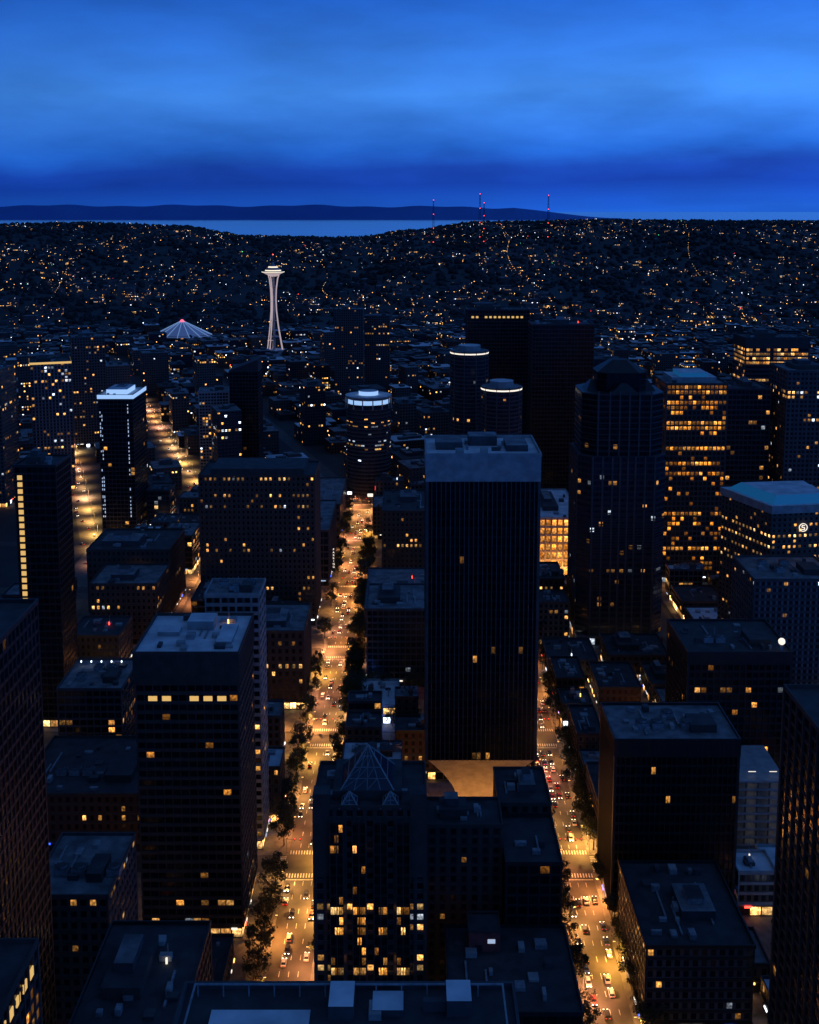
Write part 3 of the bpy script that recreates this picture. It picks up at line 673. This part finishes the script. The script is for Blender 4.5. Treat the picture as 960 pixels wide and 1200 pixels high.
for X in (3.5,5.8):
    s.bbox(X-.2,X+.2,-.2,.15,5.2,6.4,M['trimd'])
    for z_,k in ((6.15,'e_red'),(5.45,'trimd')): s.bbox(X-.16,X+.16,-.26,-.2,z_-.16,z_+.16,M[k])
T0=s.build('traffic_light'); tme=T0.data; bpy.data.objects.remove(T0)
for ax,h in ((-43,8),(68,7)):
    for c in CR:
        for sx in (-1,1):
            o=bpy.data.objects.new('traffic_light',tme); o.location=(ax+sx*(h+1),c+7*1.2,.16); o.scale.x=-sx; sc.collection.objects.link(o)
# ------------------------------------------------------------------ cars
def car_mesh(col,kind,i):
    paint=plain('car_paint_%d'%i,col,tuple(c*.9 for c in col),1,.25); s=MB()
    L,Wd=2.25,.9; zt=1.45 if kind==0 else 1.75
    wf_=lambda z,w0,w1:w0+(w1-w0)*max(0,min(1,(z-.85)/(zt-.85)))
    def sec(pts,w0,w1,mat,tops):
        n=len(pts); wf=lambda z:wf_(z,w0,w1)
        for i in range(n):
            a,b=pts[i],pts[(i+1)%n]; mt=tops[i]
            s.face([(-wf(a[1]),a[0],a[1]),(wf(a[1]),a[0],a[1]),(wf(b[1]),b[0],b[1]),(-wf(b[1]),b[0],b[1])],mt)
        s.face([(wf(p[1]),p[0],p[1]) for p in pts],mat); s.face([(-wf(p[1]),p[0],p[1]) for p in pts][::-1],mat)
    body=[(-L,.35),(L,.35),(L+.02,.62),(L-.12,.78),(1.0,.92),(-1.7,.98),(-L+.05,.9),(-L-.02,.6)]
    sec(body,Wd,Wd,paint,[paint]*8)
    if kind==0: cab=[(-1.75,.97),(1.05,.91),(.35,zt-.05),(-.1,zt),(-.95,zt-.02),(-1.3,zt-.12)]
    else: cab=[(-2.15,.97),(1.1,.91),(.5,zt-.05),(.1,zt),(-1.8,zt),(-2.05,zt-.1)]
    sec(cab,.84,.66,M['carglass'],[paint,M['carglass'],paint,paint,paint if kind else M['carglass'],M['carglass']])
    for x in (-.82,.82):
        for y in (-1.4,1.35):
            P=[(y+.33*math.cos(2*math.pi*k/12),.33+.33*math.sin(2*math.pi*k/12)) for k in range(12)]
            s.face([(x+.11,a,b) for a,b in P],M['tyre']); s.face([(x-.11,a,b) for a,b in P][::-1],M['tyre'])
            for k in range(12): a,b=P[k],P[(k+1)%12]; s.face([(x-.11,*a),(x+.11,*a),(x+.11,*b),(x-.11,*b)],M['tyre'])
    for x in (-.66,.66):
        s.bbox(x-.22,x+.22,L-.03,L+.05,.56,.78,M['e_head']); s.bbox(x-.17,x+.17,-L-.07,-L+.02,.7,.84,M['e_tail'])
    s.bbox(-1.05,-.85,.75,.95,.95,1.08,paint); s.bbox(.85,1.05,.75,.95,.95,1.08,paint); o=s.build('car'); m_=o.data; bpy.data.objects.remove(o); return m_
CM=[car_mesh(c,k,i) for i,(c,k) in enumerate([((.5,.5,.52),0),((.03,.03,.035),1),((.2,.03,.03),0),((.6,.6,.6),1),((.04,.07,.2),0),((.08,.08,.09),1),((.02,.02,.02),0)])]
def car(x,y,rot):
    o=bpy.data.objects.new('car',R.choice(CM)); o.location=(x,y,.03); o.rotation_euler[2]=rot+R.uniform(-.02,.02); sc.collection.objects.link(o)
for ln,(x,rot) in enumerate(((-48.8,0),(-45.0,0),(-41.2,0),(-37.4,0))):
    y=325+R.uniform(0,14)
    while y<1000:
        if min(abs(y-c) for c in CR)>11: car(x+R.uniform(-.3,.3),y,0 if R.random()<.55 else math.pi)
        y+=R.choice([7,9,14,24,38,55])
for (x,rot) in ((63,math.pi),(66.3,math.pi),(69.7,math.pi),(73,0)):
    y=320+R.uniform(0,14)
    while y<900:
        if min(abs(y-c) for c in CR)>11: car(x+R.uniform(-.3,.3),y,rot if R.random()<.5 else 0)
        y+=R.choice([7,9,16,28,45])
for (a,b,L) in DI[:2]:
    t=30
    while t<600:
        p_=Vector((a,b))+dr*t+Vector((dr.y,-dr.x))*R.choice([-5,-1.7,1.7,5]); car(p_.x,p_.y,.336+R.choice([0,math.pi])); t+=R.uniform(9,30)
# ------------------------------------------------------------------ trees
def tree_mesh(i):
    s=MB(); h=R.uniform(9,12); tube(s,.24,.13,0,h*.45,7,mat=M['bark']); tips=[]
    for k in range(8):
        a=k*2.4+R.random(); z0=h*R.uniform(.25,.45); l=R.uniform(1.6,3.4); q=(l*math.cos(a),l*math.sin(a),z0+l*R.uniform(.6,1.5)); bar(s,(0,0,z0),q,.07,M['bark']); tips.append(q)
    tips.append((0,0,h*.8))
    cl=[(Vector(t)+Vector((R.gauss(0,.7),R.gauss(0,.7),R.gauss(.5,.8))),R.uniform(.8,1.6)) for t in tips for _ in range(3)]
    for c,r in cl:
        for k in range(52):
            d=Vector((R.gauss(0,1),R.gauss(0,1),R.gauss(0,.8))).normalized()*r*R.random()**.4; p_=c+d
            u=Vector((R.gauss(0,1),R.gauss(0,1),R.gauss(0,1))).normalized(); w=u.orthogonal().normalized(); z_=R.uniform(.18,.38)
            s.face([p_+u*z_,p_+w*z_*.6,p_-u*z_,p_-w*z_*.6],M['leaf'])
    o=s.build('t'); m_=o.data; bpy.data.objects.remove(o); return m_
TM=[tree_mesh(i) for i in range(4)]
def tree(x,y,k=1):
    o=bpy.data.objects.new('street_tree',R.choice(TM)); o.location=(x,y,.15); o.rotation_euler[2]=R.uniform(0,6); q=k*R.uniform(.8,1.25); o.scale=(q,q,q*R.uniform(.9,1.1)); sc.collection.objects.link(o)
def row(x,y0,y1,p,k=1):
    y=y0
    while y<y1:
        if min(abs(y-c) for c in CR)>10 and R.random()<p: tree(x+R.uniform(-.6,.6),y,k)
        y+=R.uniform(6.5,9.5)
row(-54,330,540,.95,1.2); row(-54,550,990,.6,1.05); row(-32,330,500,.5); row(-32,500,900,.97,1.3)
row(-30.2,560,760,.5,1.2); row(57.8,320,760,.85,1.05); row(78.2,320,700,.9,1.2); row(80,430,540,.8)
for i in range(22): tree(R.uniform(-30,12),R.choice([R.uniform(550,558),R.uniform(594,602)]))
s=MB(-55.5,792)
s.bbox(-.9,.9,-.25,.25,8,25,M['trimd']); sg=s.build('vertical_sign')
for i,ch in enumerate('PARKING'):
    cu=bpy.data.curves.new('letter','FONT'); cu.body=ch; cu.size=2.0; cu.extrude=.05; cu.align_x='CENTER'; cu.materials.append(M['e_ring'])
    t=bpy.data.objects.new('letter',cu); t.rotation_euler=(math.pi/2,0,0); t.location=(0,-.34,22.4-i*2.2); t.parent=sg; sc.collection.objects.link(t)
for (x,y,z,w,h,k) in ((-36,1000,8,5,3,'e_ring'),(-30,1000.5,14,3,4,'e_red'),(-55,1001,10,4,2.5,'e_white'),(-18,560,4,4,2.5,'e_blue')):
    s=MB(x,y); s.bbox(-w/2-.3,w/2+.3,-.2,.3,z-.3,z+h+.3,M['trimd']); s.bbox(-w/2,w/2,-.32,-.22,z,z+h,M[k])
    for q in (-w*.3,w*.3): s.box(q-.15,q+.15,0,.25,0,z-.3,M['metal'])
    s.build('illuminated_billboard')
lamp('plaza_blue_light',(-18,601,6),9000,(.05,.2,1)); lamp('plaza_blue_light',(-22,556,5),5000,(.05,.2,1))
# ------------------------------------------------------------------ sky, sun
w=bpy.data.worlds.new('World'); sc.world=w; w.use_nodes=True; nt=w.node_tree; nt.nodes.clear()
out=nt.nodes.new('ShaderNodeOutputWorld'); bg=nt.nodes.new('ShaderNodeBackground'); nt.links.new(bg.outputs[0],out.inputs[0])
tc=nt.nodes.new('ShaderNodeTexCoord'); sp=nt.nodes.new('ShaderNodeSeparateXYZ'); nt.links.new(tc.outputs['Generated'],sp.inputs[0])
mp=nt.nodes.new('ShaderNodeMapping'); mp.inputs['Scale'].default_value=(2.2,2.2,8); mp.inputs['Rotation'].default_value=(0,.1,0); nt.links.new(tc.outputs['Generated'],mp.inputs[0])
n1=nt.nodes.new('ShaderNodeTexNoise'); n1.inputs['Scale'].default_value=2.6; n1.inputs['Detail'].default_value=7; n1.inputs['Roughness'].default_value=.52; nt.links.new(mp.outputs[0],n1.inputs['Vector'])
zr=mth(nt,'ADD',sp.outputs[2],mth(nt,'MULTIPLY',mth(nt,'SUBTRACT',n1.outputs[0],.5),.024))
zr=mth(nt,'SUBTRACT',zr,mth(nt,'MULTIPLY',sp.outputs[0],.012))
f=mth(nt,'POWER',mth(nt,'MAXIMUM',zr,0.0),.5)
rp=nt.nodes.new('ShaderNodeValToRGB'); nt.links.new(f,rp.inputs[0]); cr=rp.color_ramp
st=[(0,(.012,.10,.56)),(.010,(.009,.080,.50)),(.022,(.006,.053,.41)),(.034,(.008,.065,.47)),(.05,(.016,.14,.68)),(.1,(.05,.25,.84)),(.177,(.018,.14,.68)),(.35,(.016,.075,.27)),(1,(.022,.062,.175))]
while len(cr.elements)<len(st): cr.elements.new(.5)
for e,(z,c) in zip(cr.elements,st): e.position=math.sqrt(z); e.color=(*c,1)
az=mth(nt,'ADD',1.0,mth(nt,'MULTIPLY',sp.outputs[0],.7))
cld=mth(nt,'ADD',.45,mth(nt,'MULTIPLY',n1.outputs[0],1.05))
vm=nt.nodes.new('ShaderNodeVectorMath'); vm.operation='SCALE'; nt.links.new(rp.outputs[0],vm.inputs[0]); nt.links.new(mth(nt,'MULTIPLY',az,cld),vm.inputs['Scale'])
sk=nt.nodes.new('ShaderNodeTexSky'); sk.sky_type='NISHITA'; sk.sun_disc=False; sk.sun_elevation=math.radians(-3); sk.sun_rotation=math.radians(40)
v2=nt.nodes.new('ShaderNodeVectorMath'); v2.operation='SCALE'; nt.links.new(sk.outputs[0],v2.inputs[0]); v2.inputs['Scale'].default_value=.01
v3=nt.nodes.new('ShaderNodeVectorMath'); v3.operation='ADD'; nt.links.new(vm.outputs[0],v3.inputs[0]); nt.links.new(v2.outputs[0],v3.inputs[1])
nt.links.new(v3.outputs[0],bg.inputs[0]); bg.inputs[1].default_value=1.0
su=bpy.data.lights.new('sun','SUN'); su.energy=.015; su.angle=math.radians(25); su.color=(.6,.75,1); o=bpy.data.objects.new('sun',su); o.rotation_euler=(math.radians(50),0,math.radians(-40)); sc.collection.objects.link(o)
# ------------------------------------------------------------------ camera
c=bpy.data.cameras.new('camera'); c.sensor_fit='VERTICAL'; c.sensor_height=24; c.lens=26.2; c.shift_y=-.1525; c.clip_start=1; c.clip_end=200000
o=bpy.data.objects.new('camera',c); o.location=(0,0,270); o.rotation_euler=(math.radians(82.5),0,0); sc.collection.objects.link(o); sc.camera=o
sc.view_settings.view_transform='Standard'; sc.view_settings.look='None'; sc.view_settings.exposure=0
